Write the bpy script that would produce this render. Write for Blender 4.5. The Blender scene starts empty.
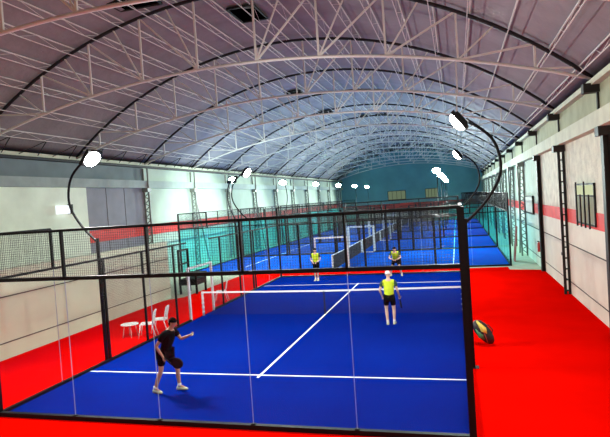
import bpy, bmesh, math, random
from mathutils import Vector, Matrix, Euler
random.seed(7)
S = bpy.context.scene
COL = S.collection

# ---------------------------------------------------------------- camera
f_px, CX, CY, CZ = 542.59, 9.9596, -9.4807, 4.2616
yaw, pit, rol = 0.274759, -0.0311536, -0.0675678
cy, sy, cp, sp = math.cos(yaw), math.sin(yaw), math.cos(pit), math.sin(pit)
F = Vector((-sy*cp, cy*cp, sp)); R = Vector((cy, sy, 0)); U = R.cross(F)
R2 = R*math.cos(rol) + U*math.sin(rol); U2 = -R*math.sin(rol) + U*math.cos(rol)
cam = bpy.data.cameras.new('camera'); camo = bpy.data.objects.new('camera', cam); COL.objects.link(camo)
M4 = Matrix(((R2.x, U2.x, -F.x, CX), (R2.y, U2.y, -F.y, CY), (R2.z, U2.z, -F.z, CZ), (0, 0, 0, 1)))
camo.matrix_world = M4
cam.sensor_fit = 'HORIZONTAL'; cam.sensor_width = 36; cam.lens = f_px/610*36
cam.clip_start = 0.05; cam.clip_end = 300
S.camera = camo

# ---------------------------------------------------------------- world, exposure, lamp powers
W = bpy.data.worlds.new('night'); S.world = W; W.use_nodes = True
W.node_tree.nodes['Background'].inputs[0].default_value = (0.55, 0.62, 0.75, 1)
W.node_tree.nodes['Background'].inputs[1].default_value = 0.05
S.view_settings.view_transform = 'Standard'; S.view_settings.look = 'None'
S.view_settings.gamma = 1; S.view_settings.exposure = 0.0
S.view_settings.use_curve_mapping = False
S.cycles.transparent_max_bounces = 48
S.cycles.max_bounces = 8
S.cycles.diffuse_bounces = 4
S.cycles.sample_clamp_indirect = 8
LAMP_W_NEAR, LAMP_W_FAR = 600, 1050
LAMP_COL_NEAR, LAMP_COL_FAR = (1, .97, .92), (.86, 1, .95)
LENS_STRENGTH = 140
FILL_LAMP_W = 430      # unseen fill lamps added over the viewing side to brighten the near walls

# ---------------------------------------------------------------- materials
def mat(name, col, rough=.6, metal=0., noise=0., nscale=6., bump=0., bscale=40., col2=None, spec=None):
    m = bpy.data.materials.new(name); m.use_nodes = True
    nt = m.node_tree; b = nt.nodes['Principled BSDF']
    b.inputs['Base Color'].default_value = (*col, 1); b.inputs['Roughness'].default_value = rough
    b.inputs['Metallic'].default_value = metal
    if spec is not None: b.inputs['Specular IOR Level'].default_value = spec
    tc = nt.nodes.new('ShaderNodeTexCoord')
    if noise or col2:
        n = nt.nodes.new('ShaderNodeTexNoise'); n.inputs['Scale'].default_value = nscale; n.inputs['Detail'].default_value = 6
        r = nt.nodes.new('ShaderNodeMapRange'); r.inputs[1].default_value = .3; r.inputs[2].default_value = .7
        mx = nt.nodes.new('ShaderNodeMix'); mx.data_type = 'RGBA'
        c2 = col2 if col2 else tuple(c*(1-noise) for c in col)
        mx.inputs[6].default_value = (*col, 1); mx.inputs[7].default_value = (*c2, 1)
        nt.links.new(tc.outputs['Object'], n.inputs['Vector']); nt.links.new(n.outputs[0], r.inputs[0])
        nt.links.new(r.outputs[0], mx.inputs[0]); nt.links.new(mx.outputs[2], b.inputs['Base Color'])
    if bump:
        n2 = nt.nodes.new('ShaderNodeTexNoise'); n2.inputs['Scale'].default_value = bscale; n2.inputs['Detail'].default_value = 4
        bp = nt.nodes.new('ShaderNodeBump'); bp.inputs['Strength'].default_value = bump; bp.inputs['Distance'].default_value = .05
        nt.links.new(tc.outputs['Object'], n2.inputs['Vector']); nt.links.new(n2.outputs[0], bp.inputs['Height'])
        nt.links.new(bp.outputs[0], b.inputs['Normal'])
    return m

def glassmat(name, tint, refl):
    m = bpy.data.materials.new(name); m.use_nodes = True; nt = m.node_tree; nt.nodes.clear()
    o = nt.nodes.new('ShaderNodeOutputMaterial'); t = nt.nodes.new('ShaderNodeBsdfTransparent'); g = nt.nodes.new('ShaderNodeBsdfGlossy')
    t.inputs[0].default_value = (*tint, 1); g.inputs['Roughness'].default_value = .015; g.inputs[0].default_value = (1, 1, 1, 1)
    lw = nt.nodes.new('ShaderNodeLayerWeight'); lw.inputs[0].default_value = .5
    pw = nt.nodes.new('ShaderNodeMath'); pw.operation = 'POWER'; pw.inputs[1].default_value = 4
    ml = nt.nodes.new('ShaderNodeMath'); ml.operation = 'MULTIPLY_ADD'; ml.inputs[1].default_value = .08; ml.inputs[2].default_value = refl
    mx = nt.nodes.new('ShaderNodeMixShader')
    nt.links.new(lw.outputs['Facing'], pw.inputs[0]); nt.links.new(pw.outputs[0], ml.inputs[0]); nt.links.new(ml.outputs[0], mx.inputs[0])
    nt.links.new(t.outputs[0], mx.inputs[1]); nt.links.new(g.outputs[0], mx.inputs[2]); nt.links.new(mx.outputs[0], o.inputs[0])
    return m

def emis(name, col, s):
    m = bpy.data.materials.new(name); m.use_nodes = True; nt = m.node_tree; nt.nodes.clear()
    o = nt.nodes.new('ShaderNodeOutputMaterial'); e = nt.nodes.new('ShaderNodeEmission')
    e.inputs[0].default_value = (*col, 1); e.inputs[1].default_value = s; nt.links.new(e.outputs[0], o.inputs[0])
    return m

M = dict(
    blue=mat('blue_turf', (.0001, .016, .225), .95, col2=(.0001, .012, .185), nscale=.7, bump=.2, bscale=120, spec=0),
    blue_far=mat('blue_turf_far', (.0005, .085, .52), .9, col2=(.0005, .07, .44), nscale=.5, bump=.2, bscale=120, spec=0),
    line=mat('white_line', (.85, .87, .9), .8),
    red=mat('red_carpet', (.84, .0025, .0005), .95, col2=(.76, .002, .0004), nscale=.8, bump=.15, bscale=90, spec=0),
    concrete=mat('pale_concrete', (.55, .52, .38), .85, noise=.15, nscale=2),
    black=mat('black_steel', (.003, .004, .005), .5, .0, spec=.15),
    wire=mat('black_wire', (.008, .012, .012), .5),
    glass=glassmat('court_glass', (.975, .99, .985), .004),
    glass_far=glassmat('tinted_glass', (.74, .96, .97), .012),
    glass_edge=mat('glass_edge', (.30, .42, .55), .3),
    white=mat('white_paint', (.82, .82, .8), .45),
    padding=mat('white_padding', (.82, .84, .85), .6, noise=.25, nscale=14),
    net=mat('dark_net', (.004, .006, .02), .8),
    wall_cream=mat('cream_plaster', (.86, .94, .78), .85, noise=.18, nscale=.9, bump=.2, bscale=9),
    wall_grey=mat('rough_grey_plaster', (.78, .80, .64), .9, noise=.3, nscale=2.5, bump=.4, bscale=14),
    wall_low=mat('pale_precast_panel', (.78, .80, .66), .8, noise=.14, nscale=1.2, bump=.1, bscale=12),
    partition=mat('partition_panel', (.66, .84, .64), .8, noise=.12, nscale=1.2, bump=.1, bscale=12),
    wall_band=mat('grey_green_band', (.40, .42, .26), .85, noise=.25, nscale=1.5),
    band_grey=mat('grey_beam', (.34, .40, .38), .8, noise=.2, nscale=2), beam_far=mat('pale_beam', (.40, .48, .42), .8, noise=.15, nscale=2),
    wall_bluegrey=mat('grey_panel', (.27, .27, .31), .8, noise=.2, nscale=1.2),
    band_left=mat('slate_band', (.16, .21, .22), .8, noise=.2, nscale=1.2),
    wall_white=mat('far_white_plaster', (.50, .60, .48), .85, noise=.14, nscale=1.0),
    wall_end=mat('end_wall_paint', (.14, .36, .40), .85, noise=.2, nscale=.5),
    stripe=mat('red_stripe', (.78, .035, .025), .7, noise=.2, nscale=2),
    seam=mat('dark_seam', (.06, .055, .05), .9),
    beam=mat('concrete_beam', (.60, .64, .48), .8, noise=.2, nscale=2),
    column=mat('dark_column_steel', (.022, .022, .02), .6, spec=.2),
    lattice=mat('grey_column_steel', (.20, .21, .18), .5),
    roof=mat('roof_membrane', (.31, .305, .33), .75, noise=.22, nscale=.7, bump=.5, bscale=3.2),
    truss=mat('truss_grey_steel', (.62, .62, .58), .7, spec=.2),
    chord=mat('truss_dark_steel', (.02, .018, .02), .6, spec=.2),
    purlin=mat('purlin_light_steel', (.62, .60, .58), .85, spec=.1),
    vent=mat('vent_black', (.001, .001, .001), .9, spec=0),
    pane=emis('window_pane', (.85, .9, .55), .75), pane_end=emis('window_pane_dim', (.45, .6, .36), .28),
    paneoff=mat('window_glass_dull', (.52, .56, .38), .15),
    lens=emis('lamp_lens', (1, 1, .96), 75),
    lens_far=emis('lamp_lens_cool', (.55, 1, .97), LENS_STRENGTH),
    boxlit=emis('lit_box', (.9, .95, 1), 1.2),
    skin=mat('skin', (.46, .25, .16), .5), skin2=mat('skin_pale', (.62, .40, .30), .5),
    hair=mat('hair_dark', (.008, .006, .005), .9, spec=.05), cap=mat('cap_white', (.85, .85, .82), .6),
    shirt_black=mat('shirt_black', (.003, .006, .008), .9, spec=.05), shirt_yel=mat('shirt_lime', (.62, .80, .02), .7, noise=.1, nscale=12),
    sleeve=mat('sleeve_dark_green', (.01, .05, .03), .8), shorts=mat('shorts_black', (.003, .004, .005), .9, spec=.05),
    shoe=mat('shoe_pale', (.62, .68, .45), .6, noise=.3, nscale=30), sock=mat('sock', (.7, .7, .68), .8),
    eye=mat('eye_dark', (.01, .01, .01), .3),
    racket=mat('racket_black', (.004, .004, .005), .5, spec=.15), grip=mat('grip', (.03, .03, .03), .8),
    ball=mat('ball', (.8, .9, .45), .9),
    bag_black=mat('bag_black', (.010, .010, .012), .5), bag_yel=mat('bag_yellow', (.80, .72, .12), .6, noise=.4, nscale=22),
    bag_green=mat('bag_green', (.03, .16, .06), .6), bag_red=mat('bag_piping', (.35, .06, .04), .6),
    redboard=mat('red_board', (.50, .06, .04), .7),
)

# ---------------------------------------------------------------- mesh helpers
class MB:
    def __init__(s): s.bm = bmesh.new(); s.mats = []
    def mi(s, m):
        if m is None: return 0
        if m not in s.mats: s.mats.append(m)
        return s.mats.index(m)
    def box(s, a, b, m=None, faces=None):
        x0, y0, z0 = a; x1, y1, z1 = b
        v = [s.bm.verts.new(p) for p in ((x0,y0,z0),(x1,y0,z0),(x1,y1,z0),(x0,y1,z0),(x0,y0,z1),(x1,y0,z1),(x1,y1,z1),(x0,y1,z1))]
        k = s.mi(m)
        for q in ((0,3,2,1),(4,5,6,7),(0,1,5,4),(1,2,6,5),(2,3,7,6),(3,0,4,7)):
            f = s.bm.faces.new([v[i] for i in q]); f.material_index = k
        return s
    def cbox(s, c, d, m=None, rot=None):
        k = s.mi(m); n0 = len(s.bm.verts)
        vs = []
        for sz in (-1, 1):
            for (sx, sy_) in ((-1,-1),(1,-1),(1,1),(-1,1)):
                p = Vector((sx*d[0]/2, sy_*d[1]/2, sz*d[2]/2))
                if rot: p = rot @ p
                vs.append(s.bm.verts.new(p+Vector(c)))
        for q in ((0,3,2,1),(4,5,6,7),(0,1,5,4),(1,2,6,5),(2,3,7,6),(3,0,4,7)):
            f = s.bm.faces.new([vs[i] for i in q]); f.material_index = k
        return s
    def beam(s, p1, p2, w, h=None, m=None, up=(0,0,1)):
        h = h or w; p1 = Vector(p1); p2 = Vector(p2); d = (p2-p1)
        if d.length < 1e-6: return s
        d.normalize(); u = Vector(up)
        if abs(d.dot(u)) > .99: u = Vector((1,0,0)) if abs(d.x) < .9 else Vector((0,1,0))
        a = d.cross(u).normalized(); b = a.cross(d).normalized()
        k = s.mi(m); vs = []
        for p in (p1, p2):
            for (i, j) in ((-1,-1),(1,-1),(1,1),(-1,1)): vs.append(s.bm.verts.new(p+a*i*w/2+b*j*h/2))
        for q in ((0,3,2,1),(4,5,6,7),(0,1,5,4),(1,2,6,5),(2,3,7,6),(3,0,4,7)):
            f = s.bm.faces.new([vs[i] for i in q]); f.material_index = k
        return s
    def tube(s, pts, r, n=8, m=None, cap=True, smooth=True):
        pts = [Vector(p) for p in pts]; k = s.mi(m); rings = []
        rr = r if isinstance(r, (list, tuple)) else [r]*len(pts)
        ref = None
        for i, p in enumerate(pts):
            d = (pts[min(i+1, len(pts)-1)] - pts[max(i-1, 0)]).normalized()
            if ref is None:
                ref = Vector((0,0,1)) if abs(d.z) < .9 else Vector((1,0,0))
            a = d.cross(ref).normalized(); b = a.cross(d).normalized(); ref = b
            rings.append([s.bm.verts.new(p+a*math.cos(t)*rr[i]+b*math.sin(t)*rr[i]) for t in [2*math.pi*j/n for j in range(n)]])
        for i in range(len(rings)-1):
            for j in range(n):
                f = s.bm.faces.new((rings[i][j], rings[i][(j+1)%n], rings[i+1][(j+1)%n], rings[i+1][j])); f.material_index = k; f.smooth = smooth
        if cap:
            for rg in (rings[0], rings[-1]):
                f = s.bm.faces.new(rg); f.material_index = k
        return s
    def ball(s, c, r, m=None, sc=(1,1,1), rot=None, u=12, v=8, cut=None):
        k = s.mi(m); n0 = len(s.bm.verts)
        res = bmesh.ops.create_uvsphere(s.bm, u_segments=u, v_segments=v, radius=r)
        vs = res['verts']
        if cut is not None:
            rm = [q for q in vs if q.co.z < cut*r]
            for q in rm: q.co.z = cut*r
        for q in vs:
            p = Vector((q.co.x*sc[0], q.co.y*sc[1], q.co.z*sc[2]))
            if rot: p = rot @ p
            q.co = p+Vector(c)
        for f in {f for q in vs for f in q.link_faces}: f.material_index = k; f.smooth = True
        return s
    def add_mesh(s, me, m=None):
        k = s.mi(m); n = len(s.bm.faces); s.bm.from_mesh(me); s.bm.faces.ensure_lookup_table()
        for f in s.bm.faces[n:]: f.material_index = k; f.smooth = True
        return s
    def build(s, name, m=None, parent=None, kind=None, recalc=True):
        me = bpy.data.meshes.new(name)
        if recalc: bmesh.ops.recalc_face_normals(s.bm, faces=s.bm.faces)
        s.bm.to_mesh(me); s.bm.free()
        ms = s.mats if s.mats else [m]
        for q in ms: me.materials.append(q)
        o = bpy.data.objects.new(name, me); COL.objects.link(o)
        if parent: o.parent = parent
        if kind: o['kind'] = kind
        return o

def tag(o, label, cat, group=None):
    o['label'] = label; o['category'] = cat
    if group: o['group'] = group
    return o
def thing(name, label, cat, loc=(0,0,0), rz=0, group=None):
    o = bpy.data.objects.new(name, None); COL.objects.link(o); o.location = loc; o.rotation_euler = (0,0,rz)
    o.empty_display_size = .2
    return tag(o, label, cat, group)
def copy_tree(o, loc=None, rz=None, label=None, group=None):
    kids = {}
    for c in ALLKIDS(): kids.setdefault(c.parent, []).append(c)
    def rec(q, par):
        c = q.copy(); COL.objects.link(c)
        if par: c.parent = par
        for ch in kids.get(q, []): rec(ch, c)
        return c
    r = rec(o, None)
    if loc is not None: r.location = loc
    if rz is not None: r.rotation_euler = (0,0,rz)
    if label: r['label'] = label
    if group: r['group'] = group
    return r
def ALLKIDS(): return [q for q in COL.objects if q.parent]
PI = math.pi

# ================================================================ THE HALL
XL, XR, YB, YE = -8.6, 14.0, -13.0, 80.0
XC = (XL+XR)/2; EAVE = 7.07
TY = [7.77+6.2*k for k in range(-1, 12)]

MB().box((XL-.3, YB-.3, -.3), (XR+.3, YE+.3, 0)).build('floor', M['concrete'], kind='structure')
# red carpet as one sheet with its outline
def sheet(name, pts, z0, z1, m):
    b = MB(); lo = [b.bm.verts.new((x, y, z0)) for x, y in pts]; hi = [b.bm.verts.new((x, y, z1)) for x, y in pts]
    b.bm.faces.new(hi); b.bm.faces.new(list(reversed(lo)))
    n = len(pts)
    for i in range(n): b.bm.faces.new((lo[i], lo[(i+1)%n], hi[(i+1)%n], hi[i]))
    return b.build(name, m, kind='structure')
sheet('red_carpet_floor', [(-3.74, YB), (XR, YB), (XR, 20.1), (12.4, 20.5), (12.4, 21.5), (-3.0, 21.5), (-3.1, 14.2), (-3.74, 13.4)], 0, .008, M['red'])

# --- right wall: lower precast panels, red stripe, rough upper panels, beam, eave band
def wall_right():
    x = XR
    MB().box((x, YB, 0), (x+.25, YE, 2.8), M['wall_low']) \
        .box((x-.012, YB, .48), (x, YE, .51), M['seam']).box((x-.012, YB, 1.95), (x, YE, 1.985), M['seam']) \
        .build('wall_right', kind='structure')
    MB().box((x, YB, 2.8), (x+.25, YE, 3.32), M['stripe']).build('wall_right_stripe', kind='structure')
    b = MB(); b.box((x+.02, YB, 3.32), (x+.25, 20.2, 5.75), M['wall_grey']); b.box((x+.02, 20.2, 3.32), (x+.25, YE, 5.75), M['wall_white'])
    b.build('wall_right_upper', kind='structure')
    MB().box((x-.28, YB, 5.75), (x+.25, YE, 6.2), M['beam']).build('trim_beam_right', kind='structure')
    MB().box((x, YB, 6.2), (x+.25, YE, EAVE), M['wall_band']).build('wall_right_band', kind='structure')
    MB().box((x-.22, YB, EAVE-.06), (x+.25, YE, EAVE+.1)).build('trim_eave_right', M['beam'], kind='structure')
wall_right()
def wall_left():
    x = XL
    MB().box((x-.25, YB, 0), (x, 14.75, 5.75)).build('wall_left', M['wall_cream'], kind='structure')
    b = MB(); b.box((x-.25, 14.75, 0), (x-.02, 20.2, 5.75), M['wall_bluegrey'])
    for yy in (16.4, 18.1): b.box((x-.02, yy, 0), (x-.008, yy+.03, 5.75), M['seam'])
    b.build('wall_left_grey', kind='structure')
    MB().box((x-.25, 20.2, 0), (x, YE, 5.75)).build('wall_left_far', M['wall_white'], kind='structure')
    MB().box((x-.02, 14.75, 2.85), (x+.03, YE, 3.48)).build('wall_left_stripe', M['stripe'], kind='structure')
    b = MB(); b.box((x-.25, YB, 5.75), (x+.28, 20.2, 6.2), M['band_grey']); b.box((x-.25, 20.2, 5.75), (x+.28, YE, 6.2), M['beam_far']); b.build('trim_beam_left', kind='structure')
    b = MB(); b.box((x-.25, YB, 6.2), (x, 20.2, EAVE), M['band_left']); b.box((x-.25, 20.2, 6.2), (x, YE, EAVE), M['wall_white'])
    b.build('wall_left_band', kind='structure')
    MB().box((x-.25, YB, EAVE-.08), (x+.3, YE, EAVE+.04), M['chord']).box((x+.02, YB, EAVE+.06), (x+.2, YE, EAVE+.22), M['beam']).build('trim_eave_left', kind='structure')
wall_left()

# --- arched roof
def arc_z(x, crown, rise, half=11.3):
    r = (half*half+rise*rise)/(2*rise); d = x-XC
    return crown-(r-math.sqrt(max(r*r-d*d, 0)))
TOP, TRISE, BOT, BRISE = 11.45, 4.35, 9.05, 1.9
def ztop(x): return arc_z(x, TOP, TRISE)
def zbot(x): return arc_z(x, BOT, BRISE)
b = MB(); N = 44; rows = []
for i in range(N+1):
    x = XL-.15+(XR-XL+.3)*i/N; xx = max(XL, min(XR, x)); z = ztop(xx)+.22
    rows.append([b.bm.verts.new((x, YB-.2, z)), b.bm.verts.new((x, YE+.2, z)), b.bm.verts.new((x, YE+.2, z+.12)), b.bm.verts.new((x, YB-.2, z+.12))])
for i in range(N):
    a, c = rows[i], rows[i+1]
    for j in range(4):
        f = b.bm.faces.new((a[j], c[j], c[(j+1)%4], a[(j+1)%4])); f.smooth = j in (0, 2)
b.bm.faces.new(rows[0]); b.bm.faces.new(rows[-1])
b.build('ceiling', M['roof'], kind='structure')

def end_wall(name, y, th, m, extra=None):
    b = MB(); n = 30
    lo = [(XL, 0), (XR, 0)]; pts = [(XL, 0)]+[(XL+(XR-XL)*i/n, ztop(XL+(XR-XL)*i/n)+.2) for i in range(n+1)]+[(XR, 0)]
    A = [b.bm.verts.new((x, y, z)) for x, z in pts]; B = [b.bm.verts.new((x, y+th, z)) for x, z in pts]
    b.bm.faces.new(A); b.bm.faces.new(B[::-1])
    for i in range(len(pts)): b.bm.faces.new((A[i], A[(i+1)%len(pts)], B[(i+1)%len(pts)], B[i]))
    return b.build(name, m, kind='structure')
end_wall('wall_far', YE, .3, M['wall_end'])
end_wall('wall_back', YB, -.3, M['wall_grey'])
MB().box((XL, YE-.04, 2.1), (XR, YE, 2.95)).build('wall_far_stripe', M['stripe'], kind='structure')
MB().box((XL, YE-.05, 0), (XR, YE, 2.1)).build('wall_far_base', M['wall_low'], kind='structure')

# windows in the far wall
for n, (x0, x1) in enumerate(((-.9, 2.0), (5.1, 7.1))):
    w = bpy.data.objects.new('window_%d' % (n+1), None); COL.objects.link(w); w.location = ((x0+x1)/2, YE-.02, 3.55); w['kind'] = 'structure'
    h = (x1-x0)/2
    b = MB(); b.box((-h, -.06, 0), (h, 0, .07)).box((-h, -.06, 1.4), (h, 0, 1.47)).box((-h, -.06, 0), (-h+.07, 0, 1.47)).box((h-.07, -.06, 0), (h, 0, 1.47))
    for k in range(1, 4): b.box((-h+2*h*k/4-.025, -.05, 0), (-h+2*h*k/4+.025, 0, 1.47))
    b.build('window_frame', M['column'], w)
    MB().box((-h+.07, -.02, .07), (h-.07, 0, 1.4)).build('window_pane', M['pane_end'], w)
# barred window in the right wall
w = bpy.data.objects.new('window_3', None); COL.objects.link(w); w.location = (XR, 10.1, 2.88); w['kind'] = 'structure'
b = MB(); b.box((-.05, -1.35, 0), (.01, 1.35, .06)).box((-.05, -1.35, 1.3), (.01, 1.35, 1.36)).box((-.05, -1.35, 0), (.01, -1.3, 1.36)).box((-.05, 1.3, 0), (.01, 1.35, 1.36)).box((-.05, -1.35, .93), (.01, 1.35, .98))
b.build('window_frame', M['column'], w)
MB().box((-.025, -1.3, .98), (0, 1.3, 1.3)).build('window_pane_upper', M['pane'], w)
MB().box((-.02, -1.3, .06), (0, 1.3, .93)).build('window_pane_lower', M['paneoff'], w)
for k in range(4):
    y = -.9+k*.6
    MB().beam((-.1, y, -.08), (-.1, y, 1.42 if k % 2 else 1.0), .05).build('window_bar', M['column'], w)
# framed board window further along the right wall
w = bpy.data.objects.new('window_4', None); COL.objects.link(w); w.location = (XR, 24.2, 2.7); w['kind'] = 'structure'
b = MB(); b.box((-.1, -1.7, 0), (.01, 1.7, .08)).box((-.1, -1.7, .95), (.01, 1.7, 1.03)).box((-.1, -1.7, 0), (.01, -1.6, 1.03)).box((-.1, 1.6, 0), (.01, 1.7, 1.03))
b.build('window_frame', M['column'], w); MB().box((-.06, -1.6, .08), (0, 1.6, .95)).build('window_pane', M['wall_low'], w)

# low partition along the left side
b = MB(); b.box((-3.94, YB, 0), (-3.74, 14.1, 2.72), M['partition'])
for z in (.5, 1.92): b.box((-3.74, YB, z), (-3.728, 14.1, z+.03), M['seam'])
b.box((-3.96, YB, 2.72), (-3.72, 14.12, 2.78), M['partition'])
b.build('wall_partition', kind='structure')

# lit box on the left wall
t = thing('wall_box', 'small glowing white box with dark side on the cream upper left wall', 'box', (XL, 12.9, 4.45))
MB().box((0, -.5, 0), (.16, .32, .42)).build('housing', M['boxlit'], t)
MB().box((0, .33, -.02), (.2, .5, .46)).build('side_cover', M['column'], t)

# --- columns
def lattice_col(y, side, label, brace):
    x = XR if side > 0 else XL; d = -side
    t = thing('lattice_column', label, 'column', (x, y, 0), 0, 'lattice columns along the right wall' if side > 0 else 'lattice columns along the left wall')
    mt = M['column'] if (side > 0 and y < 18) else M['lattice']
    X1 = .2 if side > 0 and y < 18 else .34
    for k, xx in enumerate((.04, X1)): MB().beam((d*xx, 0, 0), (d*xx, 0, 5.75 if side > 0 else 6.95), .05, .1).build('chord', mt, t)
    b = MB(); z = .15; s = 0
    while z < 5.6:
        b.beam((d*.04, 0, z), (d*X1, 0, z+(.0 if y < 18 else .28)), .12 if y < 18 else .04, .05); z += .42; s ^= 1
        if y >= 18: b.beam((d*.34, 0, z-.14), (d*.06, 0, z), .04, .05)
    b.build('lacing', mt, t)
    MB().box((min(0, d*.4), -.2, 5.5), (max(0, d*.4), .2, 5.75)).build('cap_plate', mt, t)
    if brace: MB().beam((d*.3, 1.7, .0), (d*.2, .1, 5.5), .09, .07).build('brace', M['lattice'], t)
def solid_col(y, label):
    t = thing('steel_column', label, 'column', (XR, y, 0), 0, 'solid columns along the right wall')
    b = MB(); b.box((-.18, -.14, 0), (-.15, .14, 5.75)).box((-.15, -.02, 0), (-.03, .02, 5.75)).box((-.03, -.14, 0), (0, .14, 5.75)); b.build('shaft', M['column'], t)
    MB().box((-.3, -.2, 5.5), (0, .2, 5.75)).build('cap_plate', M['column'], t)
ordn = ['first', 'second', 'third', 'fourth', 'fifth', 'sixth', 'seventh', 'eighth', 'ninth', 'tenth', 'eleventh', 'twelfth', 'thirteenth']
solid_col(6.95, 'dark solid steel column at the right edge, nearest on the right wall')
solid_col(19.6, 'dark solid steel column on the right wall where the red carpet ends')
lattice_col(13.3, 1, 'dark ladder-like steel column on the right wall, just past the barred window', False)
for i, y in enumerate(TY[4:]):
    lattice_col(y, 1, 'grey lattice column on the far right wall beside the distant courts, %s past the end of the red carpet' % ordn[i], i < 4)
for i, y in enumerate(TY[3:]):
    lattice_col(y, -1, 'grey lattice column on the left hall wall, %s counted from the near side' % ordn[i], 1 <= i < 6)
# brackets on the upper band at the truss feet
for i, y in enumerate(TY):
    t = thing('eave_bracket', 'black truss foot bracket high on the right wall, %s from the camera' % ordn[i], 'bracket', (XR, y, 6.2), 0, 'truss foot brackets on the right wall')
    MB().box((-.06, -.05, 0), (0, .05, .8)).build('upright', M['column'], t)
    MB().box((-.42, -.16, .6), (0, .16, .86)).build('shoe', M['column'], t)

# --- roof trusses
def make_truss():
    t = thing('roof_truss', 'x', 'truss', (0, TY[0], 0), 0, 'arched roof trusses')
    n = 40; xs = [XL+.1+(XR-XL-.2)*i/n for i in range(n+1)]
    b = MB(); b.tube([(x, 0, ztop(x)) for x in xs], .062, 6); b.build('top_chord', M['chord'], t)
    b = MB(); b.tube([(x, 0, max(EAVE, zbot(x))) for x in xs], .05, 6); b.build('bottom_chord', M['truss'], t)
    sp_ = 2.15
    for k in range(-5, 5):
        x = XC+(k+.5)*sp_; zb = zbot(x)
        MB().beam((x, 0, zb), (x, 0, ztop(x)), .06).build('vertical', M['truss'], t)
        for sgn in (-1,) if k < 0 else (1,):
            xo = x+sgn*sp_
            if abs(xo-XC) < 11.2: MB().beam((x, 0, zb), (xo, 0, ztop(xo)), .055).build('diagonal', M['truss'], t)
            xo = x+sgn*sp_/2
            MB().beam((x, 0, zb), (xo, 0, ztop(xo)), .045).build('half_diagonal', M['truss'], t)
    return t
tr0 = make_truss()
tr0['label'] = 'arched steel roof truss, first from the camera, cut off by the top of the frame'
for i, y in enumerate(TY[1:]):
    copy_tree(tr0, (0, y, 0), 0, 'arched steel roof truss spanning the hall, %s counted from the camera' % ordn[i+1])

# --- purlins
nside = ['first', 'second', 'third', 'fourth', 'fifth', 'sixth', 'seventh', 'eighth', 'ninth', 'tenth']
for k in range(-10, 11):
    x = XC+(k+.38)*1.075-(.3 if k == 10 else 0); z = ztop(x)+.13
    lab = 'ridge purlin running the length of the roof along its crown' if k == 0 else 'thin pale roof purlin, %s %s of the ridge' % (nside[abs(k)-1], 'left' if k < 0 else 'right')
    t = thing('purlin', lab, 'purlin', (x, 0, z), 0, 'purlins under the roof membrane')
    MB().beam((0, YB, 0), (0, YE, 0), .035, .04).build('top_bar', M['purlin'], t)
    dx = -.10 if x > XC else .10
    MB().beam((dx, YB, -.3), (dx, YE, -.3), .022, .026).build('bottom_bar', M['purlin'], t)
    b = MB(); y = YB; s = 0
    while y < 60:
        b.beam((0 if s == 0 else dx, y, 0 if s == 0 else -.3), (dx if s == 0 else 0, y+.95, -.3 if s == 0 else 0), .011); y += .95; s ^= 1
    b.build('lacing', M['purlin'], t)
# knee braces along the left eave
b = None
for i in range(24):
    y = 6.0+i*2.07
    t = thing('eave_brace', 'dark inclined brace along the left eave, one in a long row of V-shaped braces', 'brace', (XL+.15, y, EAVE+.1), 0, 'V-shaped braces along the left eave')
    MB().beam((0, 0, 0), (.75, 1.0, .62), .035).build('strut', M['chord'], t)
    MB().beam((.75, 1.0, .62), (.15, 1.05, 0), .03).build('upright', M['chord'], t)

# --- roof vents
for (x, y, w_, l_, lab) in ((2.7, 10.2, 1.05, 1.6, 'large square black opening in the roof near the crown'),
                        (-.1, 6.9, 1.6, .8, 'black roof opening cut off by the top of the photo'),
                        (.2, 24.5, 1.1, .7, 'small black roof vent, nearer of the two left of the ridge'),
                        (.2, 33.5, 1.1, .8, 'small black roof vent, farther of the two left of the ridge'),
                        (2.4, 39.2, .9, .8, 'left one of the pair of tiny black roof vents'),
                        (3.9, 39.2, .9, .8, 'right one of the pair of tiny black roof vents')):
    t = thing('roof_vent', lab, 'vent', (x, y, ztop(x)+.10), 0, None)
    b = MB(); b.box((-w_/2, -l_/2, 0), (w_/2, l_/2, .05)); b.build('opening', M['vent'], t)
    b = MB()
    for s in (-1, 1):
        b.beam((-w_/2, s*l_/2, -.01), (w_/2, s*l_/2, -.01), .05, .08); b.beam((s*w_/2, -l_/2, -.01), (s*w_/2, l_/2, -.01), .05, .08)
    b.build('rim', M['column'], t)

# ================================================================ COURTS
def turf(name, x0, y0, lx, ly, m, longx):
    b = MB(); b.box((x0, y0, .008), (x0+lx, y0+ly, .02), m)
    z0, z1, w_ = .02, .0225, .06
    cx, cyy = x0+lx/2, y0+ly/2
    if longx:
        for s in (-1, 1): b.box((cx+s*6.95-w_/2, y0, z0), (cx+s*6.95+w_/2, y0+ly, z1), M['line'])
    else:
        for s in (-1, 1): b.box((x0, cyy+s*6.95-w_/2, z0), (x0+lx, cyy+s*6.95+w_/2, z1), M['line'])
        b.box((cx-w_/2, cyy-7.15, z0), (cx+w_/2, cyy+7.15, z1+.001), M['line'])
    return b.build(name, kind='structure')
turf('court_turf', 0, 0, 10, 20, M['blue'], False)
FAR_Y = [22.0+10.6*i for i in range(5)]
FX0 = -7.4
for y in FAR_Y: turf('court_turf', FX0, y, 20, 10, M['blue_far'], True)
for y in FAR_Y[:-1]: MB().box((FX0, y+10.05, .005), (FX0+20, y+10.55, .03)).build('trim_court_gap', M['line'], kind='structure')

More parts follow.
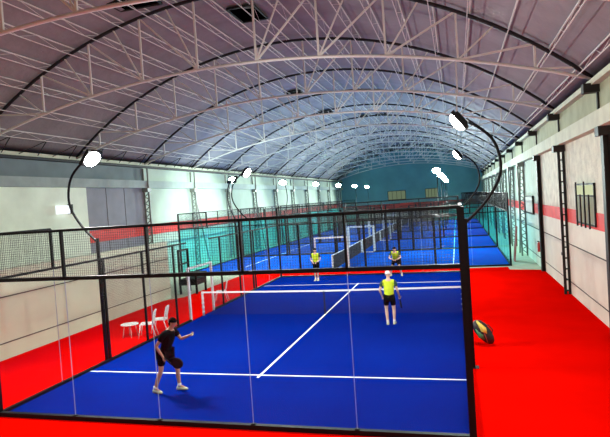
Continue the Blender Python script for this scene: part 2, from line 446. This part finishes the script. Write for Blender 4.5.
def wires(b, x0, x1, z0, z1, cell, t_):
    n = max(1, round((x1-x0)/cell))
    for i in range(1, n):
        x = x0+(x1-x0)*i/n; b.box((x-t_/2, -t_/2, z0), (x+t_/2, t_/2, z1))
    n = max(1, round((z1-z0)/cell))
    for i in range(1, n):
        z = z0+(z1-z0)*i/n; b.box((x0, -t_/2+t_, z-t_/2), (x1, t_/2+t_, z+t_/2))
def pane(parent, x0, x1, z0, z1, g):
    b = MB(); k = 6e-3; e = .005
    b.box((x0+e+.002, -k, z0), (x1-e-.002, k, z1), g)
    b.box((x0+.002, -k, z0), (x0+e, k, z1), M['glass_edge']); b.box((x1-e, -k, z0), (x1-.002, k, z1), M['glass_edge'])
    return b.build('glass_pane', None, parent)
def mesh_panel(parent, x0, x1, z0, z1, cell, t_):
    b = MB(); wires(b, x0, x1, z0, z1, cell, t_)
    return b.build('mesh_panel', M['wire'], parent, recalc=False)
def post(parent, x, z0, z1, w_=.06, d=.06, name='post', m='black'):
    return MB().box((x-w_/2, -d/2, z0), (x+w_/2, d/2, z1)).build(name, M[m], parent)
def rail(parent, x0, x1, z, h=.05, name='rail', d=.06):
    return MB().box((x0, -d/2, z-h/2), (x1, d/2, z+h/2)).build(name, M['black'], parent)

def back_wall(g, cell, t_, label, loc, rz, group=None, heavy=False):
    t = thing('court_back_wall', label, 'court wall', loc, rz, group)
    for k in range(5):
        pane(t, k*2, k*2+2, .09, 2.97, g); mesh_panel(t, k*2, k*2+2, 3, 4, cell, t_)
    cw = .12 if heavy else .09
    post(t, 0, 0, 4, cw, cw, 'corner_post'); post(t, 10, 0, 4, cw, cw, 'corner_post')
    for k in range(1, 5): post(t, k*2, 3, 4, .042)
    for k in range(0, 6):
        if 0 < k < 5: post(t, k*2, 0.09, .12, .08, .07, 'clamp')
    rail(t, 0, 10, .05, .10 if heavy else .08, 'bottom_rail', .1); rail(t, 0, 10, 3, .075, 'middle_rail'); rail(t, 0, 10, 4, .055, 'top_rail')
    return t
def side_wall(g, cell, t_, label, loc, rz, group=None, pw=.09):
    t = thing('court_side_wall', label, 'court wall', loc, rz, group)
    for s in (0, 1):
        mx = (lambda a, c: (a, c)) if s == 0 else (lambda a, c: (20-c, 20-a))
        px = (lambda a: a) if s == 0 else (lambda a: 20-a)
        for a in (0, 2): q = mx(a+.0, a+2); pane(t, q[0]+(.06 if a == 0 and s == 0 else 0), q[1]-(.06 if a == 0 and s == 1 else 0), .09, 2.97, g)
        q = mx(.06, 2); mesh_panel(t, *q, 3, 4, cell, t_); rail(t, *q, 4, .05, 'top_rail')
        post(t, px(2), 3, 4, .06)
        for a, c in ((4, 6), (6, 8), (8, 9)): q = mx(a, c); mesh_panel(t, *q, .09, 3, cell, t_)
        for a in (4, 6, 8): post(t, px(a), 0, 3, pw)
        q = mx(.06, 9.0); rail(t, *q, 3, .055, 'middle_rail'); rail(t, *q, .045, .09, 'bottom_rail', .09)
    gt = MB().box((8.96, -.04, 0), (9.04, .04, 2.05)).box((10.96, -.04, 0), (11.04, .04, 2.05)).box((9.04, -.04, 1.98), (10.96, .04, 2.05)).build('gate_frame', M['padding'], t)
    return t
back_wall(M['glass'], .05, .0045, 'near glass end wall of the closest blue court, with black mesh on top', (0, 0, 0), 0, None, True)
back_wall(M['glass'], .05, .0045, 'far glass and mesh end wall of the closest court, behind the yellow-shirted players', (0, 20, 0), 0)
s0 = side_wall(M['glass'], .05, .0035, 'left glass and mesh side wall of the closest court, white gate frame at its middle', (0, 0, 0), PI/2, None, .06)
copy_tree(s0, (10, 0, 0), PI/2, 'right side wall of the closest court, seen edge-on beside the red floor')
cn = ['first', 'second', 'third', 'fourth', 'fifth']
fb = fs = None
for i, y in enumerate(FAR_Y):
    nm = '%s blue court lying crosswise behind the closest one' % cn[i]
    if i == 0:
        fb = back_wall(M['glass_far'], .07, .006, 'left end wall of the '+nm, (FX0, y, 0), PI/2, 'end walls of the crosswise courts')
        copy_tree(fb, (FX0+20, y, 0), PI/2, 'right end wall of the '+nm)
        fs = side_wall(M['glass_far'], .07, .0055, 'near side wall of the '+nm, (FX0, y, 0), 0, 'side walls of the crosswise courts', .13)
        copy_tree(fs, (FX0, y+10, 0), 0, 'far side wall of the '+nm)
    else:
        copy_tree(fb, (FX0, y, 0), PI/2, 'left end wall of the '+nm); copy_tree(fb, (FX0+20, y, 0), PI/2, 'right end wall of the '+nm)
        copy_tree(fs, (FX0, y, 0), 0, 'near side wall of the '+nm); copy_tree(fs, (FX0, y+10, 0), 0, 'far side wall of the '+nm)

def net(label, loc, rz, cell, t_, group=None):
    t = thing('court_net', label, 'net', loc, rz, group)
    b = MB()
    n = int(9.9/cell)
    for i in range(n+1):
        x = .05+9.9*i/n; h = .92-.04*(1-abs(x-5)/5); b.box((x-t_/2, -t_/2, .03), (x+t_/2, t_/2, h))
    z = .05
    while z < .88: b.box((.05, -t_/2, z-t_/2), (9.95, t_/2, z+t_/2)); z += cell
    b.build('net_mesh', M['net'], t, recalc=False)
    b = MB(); b.beam((.05, 0, .92), (5, 0, .88), .02, .06); b.beam((5, 0, .88), (9.95, 0, .92), .02, .06); b.build('tape', M['line'], t)
    for x in (.03, 9.97):
        p = MB()
        p.tube([(x, 0, 0), (x, 0, .95)], .045, 8)
        for k in range(5): p.tube([(x, 0, .12+k*.18), (x, 0, .16+k*.18)], .06, 8)
        p.build('net_post', M['padding'], t)
    MB().box((4.975, -.01, .02), (5.025, .01, .88)).build('center_strap', M['net'], t)
    return t
net('dark net with white top tape across the closest court', (0, 10, .02), 0, .05, .005)
n0 = net('net across the first crosswise court behind the closest one', (2.6, FAR_Y[0], .02), PI/2, .06, .022, 'nets of the crosswise courts')
for i, y in enumerate(FAR_Y[1:]): copy_tree(n0, (2.6, y, .02), PI/2, 'net across the %s crosswise court behind the closest one' % cn[i+1])

# ---------------------------------------------------------------- floodlight masts
def mast(label, loc, rz, w_, col, lens, group, base=None):
    t = thing('floodlight_mast', label, 'floodlight', loc, rz, group)
    MB().box((-.038, -.038, 0), (.038, .038, 3.6)).box((-.12, -.12, 0), (.12, .12, .02)).build('mast_post', M['black'], t)
    ctl = [(0, 3.5), (-.45, 3.93), (-.8, 4.47), (-.86, 4.95), (-.68, 5.48), (-.15, 5.95)]
    pts = []
    for i in range(len(ctl)-1):
        p0 = ctl[max(i-1, 0)]; p1 = ctl[i]; p2 = ctl[i+1]; p3 = ctl[min(i+2, len(ctl)-1)]
        for s in range(5):
            u = s/5
            pts.append(tuple(.5*((2*p1[j])+(-p0[j]+p2[j])*u+(2*p0[j]-5*p1[j]+4*p2[j]-p3[j])*u*u+(-p0[j]+3*p1[j]-3*p2[j]+p3[j])*u**3) for j in (0, 1)))
    pts.append(ctl[-1])
    MB().tube([(x, 0, z) for x, z in pts], .035, 8).build('curved_arm', M['black'], t)
    rot = Euler((0, math.radians(38), 0)).to_matrix()
    h = MB()
    h.cbox((0, 0, 5.93), (.10, .62, .5), None, rot)
    for k in range(5): h.cbox(rot @ Vector((-.07, -.22+k*.11, 0))+Vector((0, 0, 5.93)), (.06, .02, .36), None, rot)
    hd = h.build('lamp_head', M['black'], t)
    l = MB(); l.ball(rot @ Vector((.045, 0, 0))+Vector((0, 0, 5.93)), .25, None, (.55, 1.2, .95), rot, 16, 10)
    l.build('lens', lens, hd)
    ld = bpy.data.lights.new('lamp_light', 'AREA'); ld.shape = 'RECTANGLE'; ld.size = .5; ld.size_y = .5; ld.energy = w_; ld.color = col
    lo = bpy.data.objects.new('lamp_light', ld); COL.objects.link(lo); lo.parent = t
    lo.location = rot @ Vector((.24, 0, 0))+Vector((0, 0, 5.93))
    lo.rotation_euler = (0, math.radians(38)-PI/2, 0)
    return t
mast('curved floodlight mast at the left of the closest court, its glare nearest and largest', (-.12, 4, 0), 0, LAMP_W_NEAR*1.7, LAMP_COL_NEAR, M['lens'], 'masts of the closest court')
mast('curved floodlight mast at the far left side of the closest court', (-.12, 16, 0), 0, LAMP_W_NEAR, LAMP_COL_NEAR, M['lens'], 'masts of the closest court')
mast('large black hooked floodlight mast rising behind the thick corner post on the right', (10.12, 4, 0), PI, LAMP_W_NEAR*.75, LAMP_COL_NEAR, M['lens'], 'masts of the closest court')
mast('smaller black hooked floodlight mast inside the curve of the large right one', (10.12, 16, 0), PI, LAMP_W_NEAR, LAMP_COL_NEAR, M['lens'], 'masts of the closest court')
G = 'masts of the crosswise courts'
for i, y in enumerate(FAR_Y):
    for x, sd in ((-3.4, 'left'), (8.6, 'right')):
        if i == 0 and sd == 'left': mast('%s floodlight mast on the near side of the %s crosswise court, lamp turned away' % (sd, cn[i]), (x, y-.13, 0), PI/2, LAMP_W_FAR, LAMP_COL_FAR, M['lens_far'], G)
        mast('%s floodlight mast on the far side of the %s crosswise court, lamp facing the camera' % (sd, cn[i]), (x, y+10.13, 0), -PI/2, LAMP_W_FAR, LAMP_COL_FAR, M['lens_far'], G)
# two added fill lamps outside the frame, lifting the right wall and partition
for x in (-2, 10.5):
    t = thing('fill_lamp', 'added fill lamp hung unseen over the viewing side, %s' % ('left' if x < 0 else 'right'), 'lamp', (x, -4.5, 8.6), 0, None)
    MB().tube([(0, 0, .1), (0, 0, .3)], [.25, .08], 16).build('shade', M['black'], t)
    MB().tube([(0, 0, .3), (0, 0, ztop(x)-8.6)], .012, 6).build('cable', M['black'], t)
    ld = bpy.data.lights.new('fill_light', 'AREA'); ld.shape = 'DISK'; ld.size = .5; ld.energy = FILL_LAMP_W; ld.color = (1, .95, .88)
    lo = bpy.data.objects.new('fill_light', ld); COL.objects.link(lo); lo.parent = t; lo.location = (0, 0, .08)

# ================================================================ OBJECTS BESIDE THE COURT
def metal_chair(label, loc, rz):
    t = thing('metal_chair', label, 'chair', loc, rz, 'white chairs beside the court fence')
    # local: faces +y
    b = MB(); b.cbox((0, 0, .45), (.44, .44, .025))
    b.cbox((0, .215, .43), (.44, .02, .05)); b.cbox((0, -.215, .43), (.44, .02, .05)); b.build('seat', M['white'], t)
    for sx in (-1, 1):
        MB().tube([(sx*.2, .19, .44), (sx*.235, .27, 0)], .016, 6).build('leg', M['white'], t)
        MB().tube([(sx*.2, -.19, .44), (sx*.235, -.31, 0)], .016, 6).build('leg', M['white'], t)
    b = MB()
    for sx in (-1, 1): b.tube([(sx*.2, -.2, .45), (sx*.21, -.25, .66), (sx*.19, -.3, .88)], .015, 6)
    for k in range(5):
        z = .56+k*.08; y = -.225-(z-.45)*.17; b.beam((-.2, y, z), (.2, y, z), .012, .035)
    for k in range(6): x = -.15+k*.06; b.beam((x, -.235, .55), (x, -.295, .88), .03, .01)
    b.tube([(-.19, -.3, .88), (0, -.305, .9), (.19, -.3, .88)], .015, 6)
    b.build('backrest', M['white'], t)
metal_chair('white slatted chair beside the left fence, behind the man in black, nearer of two', (-.5, 6.8, .008), PI*.62)
metal_chair('white slatted chair beside the left fence, behind the man in black, farther of two', (-.42, 7.5, .008), PI*.58)
metal_chair('white slatted chair outside the left fence beyond the net', (-.6, 13.1, .008), PI*.6)
t = thing('side_table', 'small low white table beside the two white chairs on the red carpet', 'table', (-1.15, 6.75, .008))
MB().tube([(0, 0, .42), (0, 0, .45)], .3, 20).build('tabletop', M['white'], t)
for a in range(4):
    c, s = math.cos(a*PI/2+.7), math.sin(a*PI/2+.7)
    MB().tube([(c*.18, s*.18, .42), (c*.25, s*.25, 0)], .014, 6).build('leg', M['white'], t)

# black bench press like equipment at the end of the partition
t = thing('equipment_rack', 'black equipment frame standing at the end of the low partition wall', 'rack', (-3.3, 15.6, 0))
for x, y in ((-.45, -.5), (.45, -.5), (-.45, .5), (.45, .5)):
    MB().beam((x, y, 0), (x, y, 1.0 if x > 0 else 2.2), .09).build('leg', M['black'], t)
MB().cbox((0, 0, .98), (1.05, 1.15, .1)).cbox((0, 0, .6), (1.0, 1.1, .3)).build('box', M['black'], t)
MB().beam((-.45, -.5, 2.2), (-.45, .5, 2.2), .09).beam((-.45, -.5, 1.5), (-.45, .5, 1.5), .07).build('crossbar', M['black'], t)

# red board leaning on the right wall behind the carpet
t = thing('leaning_board', 'tall red-brown board leaning on the right wall beside the first crosswise court', 'board', (12.95, 24.0, 0))
MB().cbox((.12, 0, 1.0), (.05, .8, 2.05), None, Euler((0, .1, 0)).to_matrix()).build('board', M['redboard'], t)
MB().cbox((.09, 0, 1.0), (.03, .08, 2.0), None, Euler((0, .1, 0)).to_matrix()).build('batten', M['bag_red'], t)
t = thing('fire_extinguisher', 'small dark red extinguisher on the right wall near the end of the carpet', 'extinguisher', (13.85, 20.3, .9))
MB().tube([(0, 0, 0), (0, 0, .42), (0, 0, .5)], [.08, .08, .03], 12).build('tank', M['redboard'], t)
MB().cbox((-.03, 0, .53), (.12, .03, .04)).build('handle', M['black'], t)
MB().cbox((.1, 0, .2), (.1, .14, .05)).build('bracket', M['black'], t)
t = thing('socket_box', 'small dark outlet box on the lower right wall', 'socket', (XR, 14.7, 1.35))
MB().box((-.04, -.08, 0), (0, .08, .12)).build('case', M['column'], t)
MB().box((-.05, -.05, .03), (-.04, .05, .09)).build('cover', M['seam'], t)

# racket bag leaning on the fence
t = thing('racket_bag', 'black racket bag with yellow panel leaning against the fence on the red floor', 'bag', (10.55, 5.9, .01))
def loft(b, secs, m, n=14, mz=None):
    rings = []
    for (c, a, wx, wy) in secs:
        c = Vector(c); a = Vector(a).normalized(); u = Vector((0, 1, 0)); v = a.cross(u).normalized()
        rings.append([b.bm.verts.new(c+v*math.cos(2*PI*j/n)*wx+u*math.sin(2*PI*j/n)*wy) for j in range(n)])
    k = b.mi(m)
    for i in range(len(rings)-1):
        for j in range(n):
            f = b.bm.faces.new((rings[i][j], rings[i][(j+1)%n], rings[i+1][(j+1)%n], rings[i+1][j])); f.material_index = k; f.smooth = True
    for r_ in (rings[0], rings[-1]): f = b.bm.faces.new(r_); f.material_index = k
A = Vector((.10, 0, .10)); Bp = Vector((-.28, .03, .62)); ax = (Bp-A)
def sec(u, wx, wy, off=0): p = A+ax*u; q = Vector((0, 1, 0)); v = ax.normalized().cross(q); return (p+v*off, ax, wx, wy)
b = MB(); loft(b, [sec(-.06, .03, .04), sec(0, .09, .1), sec(.15, .14, .16), sec(.45, .19, .18), sec(.75, .19, .17), sec(.98, .14, .11), sec(1.1, .05, .04)], M['bag_black']); b.build('body', None, t)
b = MB(); q = ax.normalized().cross(Vector((0, 1, 0)))
for (u0, u1, mm, wy, yo, off) in ((.45, 1.1, 'bag_yel', .1, -.15, -.06), (.3, .85, 'bag_green', .09, -.14, .10)):
    bb = MB(); loft(bb, [(A+ax*u0+q*off+Vector((0, yo, 0)), ax, .015, .02), (A+ax*(u0+.2)+q*off+Vector((0, yo, 0)), ax, .085, .06), (A+ax*u1+q*off+Vector((0, yo+.03, 0)), ax, .02, .02)], M[mm])
    bb.build('side_pocket' if mm == 'bag_green' else 'yellow_panel', None, t)
b.bm.free()
bb = MB(); bb.tube([A+ax*u+q*(.0)+Vector((0, -.175+.1*abs(u-.45), 0))+q*(.11-.25*u) for u in [.1, .3, .5, .7, .9]], .012, 6); bb.build('piping', M['bag_red'], t)
bb = MB(); bb.tube([A+ax*.75+q*(-.12), A+ax*.65+q*(-.22), A+ax*.4+q*(-.23), A+ax*.25+q*(-.13)], .015, 6); bb.build('strap', M['bag_black'], t)

# ================================================================ PEOPLE
def skin_mesh(verts, edges, radii, root=0, sub=2):
    me = bpy.data.meshes.new('tmp'); me.from_pydata(verts, edges, []); o = bpy.data.objects.new('tmp', me); COL.objects.link(o)
    m = o.modifiers.new('s', 'SKIN'); m.use_smooth_shade = True
    if not me.skin_vertices: 
        bm = bmesh.new(); bm.from_mesh(me); bm.verts.layers.skin.verify(); bm.to_mesh(me); bm.free()
    for i, sv in enumerate(me.skin_vertices[0].data):
        r = radii[i]; sv.radius = r if isinstance(r, tuple) else (r, r); sv.use_root = (i == root)
    s = o.modifiers.new('u', 'SUBSURF'); s.levels = sub; s.render_levels = sub
    dg = bpy.context.evaluated_depsgraph_get(); dg.update()
    out = bpy.data.meshes.new_from_object(o.evaluated_get(dg))
    bpy.data.objects.remove(o); return out
def chain_mesh(nodes, links, sub=2, grow=0.):
    names = list(nodes); idx = {n: i for i, n in enumerate(names)}
    rad = []
    for n in names:
        r = nodes[n][1]; rad.append(tuple(q+grow for q in r) if isinstance(r, tuple) else r+grow)
    return skin_mesh([tuple(nodes[n][0]) for n in names], [(idx[a], idx[c]) for a, c in links], rad, 0, sub)

def person(name, label, loc, rz, P, shirt, skin, headgear, sleeves=None, cap=False):
    """P: joint positions, local frame facing +y"""
    t = thing('person', label, 'person', loc, rz)
    V = Vector
    pel = V(P['pelvis']); chest = V(P['chest']); neck = V(P['neck']); head = V(P['head'])
    sp1 = pel.lerp(chest, .5)
    hd = (head-neck).normalized()
    N = {'pelvis': (pel, (.145, .105)), 'waist': (sp1, (.125, .09)), 'chest': (chest, (.155, .105)), 'ntop': (chest.lerp(neck, .72), (.10, .075)),
         'neck': (neck+hd*.03, .052), 'jaw': (head-hd*.06+V((0, .01, 0)), (.062, .07)), 'skull': (head+hd*.035, (.078, .092)), 'crown': (head+hd*.09, (.05, .06))}
    L = [('pelvis', 'waist'), ('waist', 'chest'), ('chest', 'ntop'), ('ntop', 'neck'), ('neck', 'jaw'), ('jaw', 'skull'), ('skull', 'crown')]
    for s in 'LR':
        sh, el, wr = V(P['sh'+s]), V(P['el'+s]), V(P['wr'+s]); hip, kn, an = V(P['hip'+s]), V(P['kn'+s]), V(P['an'+s])
        N['sh'+s] = (sh, .058); N['ua'+s] = (sh.lerp(el, .5), .048); N['el'+s] = (el, .038); N['fa'+s] = (el.lerp(wr, .35), .038); N['wr'+s] = (wr, .025)
        L += [('ntop', 'sh'+s), ('sh'+s, 'ua'+s), ('ua'+s, 'el'+s), ('el'+s, 'fa'+s), ('fa'+s, 'wr'+s)]
        N['hip'+s] = (hip, .085); N['th'+s] = (hip.lerp(kn, .45), .078); N['kn'+s] = (kn, .055); N['ca'+s] = (kn.lerp(an, .35)+V((0, -.012, 0)), .056); N['an'+s] = (an, .036)
        td = V(P['toe'+s])-an; N['to'+s] = (an+td*.75, .033)
        L += [('pelvis', 'hip'+s), ('hip'+s, 'th'+s), ('th'+s, 'kn'+s), ('kn'+s, 'ca'+s), ('ca'+s, 'an'+s), ('an'+s, 'to'+s)]
        d = (wr-el).normalized(); N['pa'+s] = (wr+d*.05, (.034, .026)); L.append(('wr'+s, 'pa'+s))
    b = MB(); b.add_mesh(chain_mesh(N, L), skin)
    # hands: five bent fingers
    for s, sg in (('L', -1), ('R', 1)):
        wr = V(P['wr'+s]); el = V(P['el'+s]); d = (wr-el).normalized(); side = d.cross(V((0, 0, 1)))
        side = side.normalized() if side.length > .1 else V((0, 1, 0)); nrm = side.cross(d).normalized()
        curl = -nrm if P.get('curl'+s, 1) > 0 else nrm
        for k, ln in enumerate((.030, .036, .034, .026)):
            r0 = wr+d*.065+side*(-.028+k*.019); a = r0+d*.038; c = a+d*ln*.6+curl*ln*.8; e = c+curl*ln*.7-d*ln*.2
            b.tube([r0, a, c, e], [.0095, .009, .008, .006], 6, skin)
        r0 = wr+d*.03+side*.03; b.tube([r0, r0+side*.025+d*.025, r0+side*.02+d*.055+curl*.02], [.011, .010, .007], 6, skin)
    # face
    fw = V(P.get('face', (0, 1, 0))).normalized(); rt = fw.cross(V((0, 0, 1))).normalized(); c = head
    b.tube([c+fw*.075+V((0, 0, .02)), c+fw*.105-V((0, 0, .02)), c+fw*.08-V((0, 0, .03))], [.008, .014, .010], 6, skin)
    for q in (-1, 1):
        b.ball(c+fw*.078+rt*q*.03+V((0, 0, .018)), .011, M['eye'], u=8, v=6)
        b.ball(c+rt*q*.078-V((0, 0, .005)), .028, skin, (.35, .6, 1), None, 8, 6)
    b.cbox(c+fw*.082-V((0, 0, .055)), (.045, .012, .009), M['stripe'], fw.to_track_quat('Y', 'Z').to_matrix())
    body = b.build('body', None, t, recalc=False)
    # shirt with short sleeves
    NS = {'c': (chest, (.185, .13)), 'w': (sp1, (.168, .122)), 'p': (pel+V((0, 0, -.02)), (.185, .14)), 'n': (chest.lerp(neck, .78), (.115, .09))}
    LS = [('c', 'w'), ('w', 'p'), ('c', 'n')]
    for s in 'LR':
        sh, el = V(P['sh'+s]), V(P['el'+s])
        NS['s'+s] = (sh, .078); NS['e'+s] = (sh.lerp(el, .62), .072); LS += [('n', 's'+s), ('s'+s, 'e'+s)]
    b = MB(); b.add_mesh(chain_mesh(NS, LS), shirt)
    if sleeves:
        k = b.mi(sleeves)
        for f in b.bm.faces:
            if abs(f.calc_center_median().x) > .185: f.material_index = k
    b.build('shirt', None, t, recalc=False)
    b = MB(); n2 = {'p': (pel+V((0, 0, -.02)), (.168, .132))}; l2 = []
    for s in 'LR':
        hip, kn = V(P['hip'+s]), V(P['kn'+s])
        n2['h'+s] = (hip+V((0, 0, .0)), .108); n2['k'+s] = (hip.lerp(kn, .72), .092); l2 += [('p', 'h'+s), ('h'+s, 'k'+s)]
    b.add_mesh(chain_mesh(n2, l2), M['shorts']); b.build('shorts', None, t, recalc=False)
    for s in 'LR':
        an = V(P['an'+s]); toe = V(P['toe'+s]); d = toe-an; d.z = 0; d.normalize(); zz = toe.z
        sd = V((-d.y, d.x, 0))
        b = MB(); rings = []
        for (u, w2, h2) in ((-.075, .028, .055), (-.05, .04, .085), (.02, .042, .085), (.09, .05, .06), (.16, .048, .045), (.205, .02, .03)):
            p = V((an.x, an.y, zz))+d*u
            rings.append([b.bm.verts.new(q) for q in (p-sd*w2, p+sd*w2, p+sd*w2*.95+V((0, 0, h2*.6)), p+sd*w2*.5+V((0, 0, h2)), p-sd*w2*.5+V((0, 0, h2)), p-sd*w2*.95+V((0, 0, h2*.6)))])
        for i in range(5):
            for j in range(6): f = b.bm.faces.new((rings[i][j], rings[i][(j+1)%6], rings[i+1][(j+1)%6], rings[i+1][j])); f.smooth = True
        b.bm.faces.new(rings[0]); b.bm.faces.new(rings[-1])
        sho = b.build('shoe', M['shoe'], t)
        MB().tube([an+V((0, 0, -.02)), an+V((0, 0, .06))], .044, 10).build('sock', M['sock'], t)
    rot = fw.to_track_quat('Y', 'Z').to_matrix()
    if cap:
        b = MB(); b.ball(head+hd*.03-fw*.004, .107, None, (.9, 1.0, 1.02), rot, 16, 10, cut=.05)
        cp_ = b.build('cap', headgear, t)
        MB().cbox(head+hd*.04+fw*.13, (.13, .09, .012), None, rot).build('brim', headgear, cp_)
    else:
        b = MB(); b.ball(head+hd*.035-fw*.018, .100, None, (.88, .98, 1.02), rot, 16, 10, cut=-.05)
        b.ball(head-fw*.055-hd*.02, .06, None, (1.05, .7, 1.1), rot, 12, 8)
        b.build('hair', headgear, t)
    return t

def racket(label, loc, rotm):
    t = thing('padel_racket', label, 'racket', loc, 0); t.rotation_euler = rotm.to_euler()
    # local: handle along z upward to grip at z=0, face extends +z
    b = MB(); n = 24; ring = []
    R1 = [(math.cos(a)*.125, .30+math.sin(a)*.145) for a in [2*PI*i/n for i in range(n)]]
    for y in (-.018, .018): ring.append([b.bm.verts.new((x, y, z)) for x, z in R1])
    b.bm.faces.new(ring[0]); b.bm.faces.new(ring[1][::-1])
    for i in range(n): b.bm.faces.new((ring[0][i], ring[0][(i+1)%n], ring[1][(i+1)%n], ring[1][i]))
    fc = b.build('face', M['racket'], t)
    h = MB()
    for i in range(-2, 3):
        for j in range(-2, 3):
            if i*i+j*j < 7: h.tube([(i*.035, -.0195, .31+j*.038), (i*.035, .0195, .31+j*.038)], .006, 6)
    h.build('holes', M['sleeve'], fc)
    b = MB(); b.beam((-.02, 0, .05), (-.07, 0, .18), .02, .03); b.beam((.02, 0, .05), (.07, 0, .18), .02, .03); b.build('throat', M['racket'], t)
    MB().tube([(0, 0, -.08), (0, 0, .07)], .016, 10).build('grip', M['grip'], t)
    return t

V = Vector
# man in black: faces +x in the world
P1 = dict(pelvis=(0, -.01, .93), chest=(0, .11, 1.26), neck=(0, .18, 1.47), head=(0, .26, 1.62), face=(0, 1, -.12),
          shL=(-.19, .17, 1.40), elL=(-.26, .30, 1.18), wrL=(-.22, .54, 1.27), curlL=-1,
          shR=(.19, .11, 1.40), elR=(.27, -.06, 1.13), wrR=(.25, .08, .90),
          hipL=(-.095, 0, .90), knL=(-.11, .24, .50), anL=(-.13, .24, .10), toeL=(-.14, .44, .01),
          hipR=(.095, -.04, .90), knR=(.12, -.08, .49), anR=(.13, -.25, .10), toeR=(.17, -.06, .01))
r1 = (3.16, 1.76, .022)
person('person', 'person in black T-shirt and shorts at lower left, holding out a ball before serving', r1, -PI/2, P1, M['shirt_black'], M['skin'], M['hair'])
def towrld(loc, rz, p):
    return Vector(loc)+Euler((0, 0, rz)).to_matrix() @ Vector(p)
hb = towrld(r1, -PI/2, (-.20, .625, 1.30))
t = thing('tennis_ball', 'small pale ball in the raised hand of the man in black', 'ball', hb)
MB().ball((0, 0, 0), .034, M['ball'], u=16, v=10).build('felt', None, t)
bb = MB(); bb.tube([(.034*math.cos(a)*.95, .034*math.sin(a)*.95, .008*math.sin(2*a)) for a in [2*PI*i/20 for i in range(21)]], .002, 5); bb.build('seam', M['white'], t)
hr = towrld(r1, -PI/2, (.25, .15, .83))
racket('black round-faced racket held low by the man in black', hr, Euler((0, math.radians(105), 0)).to_matrix())

# player seen from behind
P2 = dict(pelvis=(0, 0, .92), chest=(0, .03, 1.27), neck=(0, .05, 1.48), head=(-.01, .08, 1.63),
          shL=(-.20, .03, 1.40), elL=(-.30, -.02, 1.13), wrL=(-.25, .13, .92),
          shR=(.20, .03, 1.40), elR=(.28, .0, 1.13), wrR=(.31, .15, .92),
          hipL=(-.1, 0, .88), knL=(-.12, .05, .48), anL=(-.09, -.05, .09), toeL=(-.11, .15, 0),
          hipR=(.1, 0, .88), knR=(.13, .06, .48), anR=(.12, 0.02, .09), toeR=(.14, .22, 0))
r2 = (7.62, 8.42, .022)
person('person', 'person in lime shirt and white cap seen from behind, nearest the net', r2, .03, P2, M['shirt_yel'], M['skin2'], M['cap'], M['sleeve'], True)
racket('dark racket held low in the right hand of the player with the white cap', towrld(r2, .03, (.33, .20, .85)), Euler((math.radians(-150), 0, 0)).to_matrix() @ Euler((0, 0, math.radians(75))).to_matrix())
P3 = dict(pelvis=(0, 0, .92), chest=(0, .03, 1.27), neck=(0, .05, 1.47), head=(0, .08, 1.62),
          shL=(-.19, .03, 1.40), elL=(-.26, .04, 1.12), wrL=(-.12, .26, 1.02),
          shR=(.19, .03, 1.40), elR=(.26, .04, 1.12), wrR=(.10, .26, 1.02),
          hipL=(-.09, 0, .88), knL=(-.08, .05, .48), anL=(-.07, -.02, .09), toeL=(-.09, .18, 0),
          hipR=(.09, 0, .88), knR=(.08, .05, .48), anR=(.07, 0, .09), toeR=(.09, .2, 0))
r3 = (2.55, 18.35, .022)
person('person', 'person in yellow shirt facing the camera at the far left of the closest court', r3, PI, P3, M['shirt_yel'], M['skin2'], M['hair'], M['sleeve'])
racket('racket held before the chest by the far left player', towrld(r3, PI, (.05, .32, 1.04)), Euler((math.radians(-110), 0, 0)).to_matrix())
P4 = dict(pelvis=(0, -.14, .80), chest=(0, .06, 1.12), neck=(0, .17, 1.30), head=(0, .25, 1.43), face=(0, 1, -.05),
          shL=(-.20, .12, 1.24), elL=(-.30, .22, .98), wrL=(-.12, .42, .92),
          shR=(.20, .12, 1.24), elR=(.30, .22, .98), wrR=(.10, .42, .92),
          hipL=(-.1, -.12, .78), knL=(-.22, .10, .45), anL=(-.28, -.05, .09), toeL=(-.32, .14, 0),
          hipR=(.1, -.12, .78), knR=(.22, .10, .45), anR=(.28, -.05, .09), toeR=(.32, .14, 0))
r4 = (6.65, 19.3, .022)
person('person', 'person in lime and dark shirt crouching ready at the far right of the closest court', r4, PI, P4, M['shirt_yel'], M['skin2'], M['hair'], M['sleeve'])
racket('racket held in front by the crouching far right player', towrld(r4, PI, (.04, .49, .95)), Euler((math.radians(-115), 0, 0)).to_matrix())
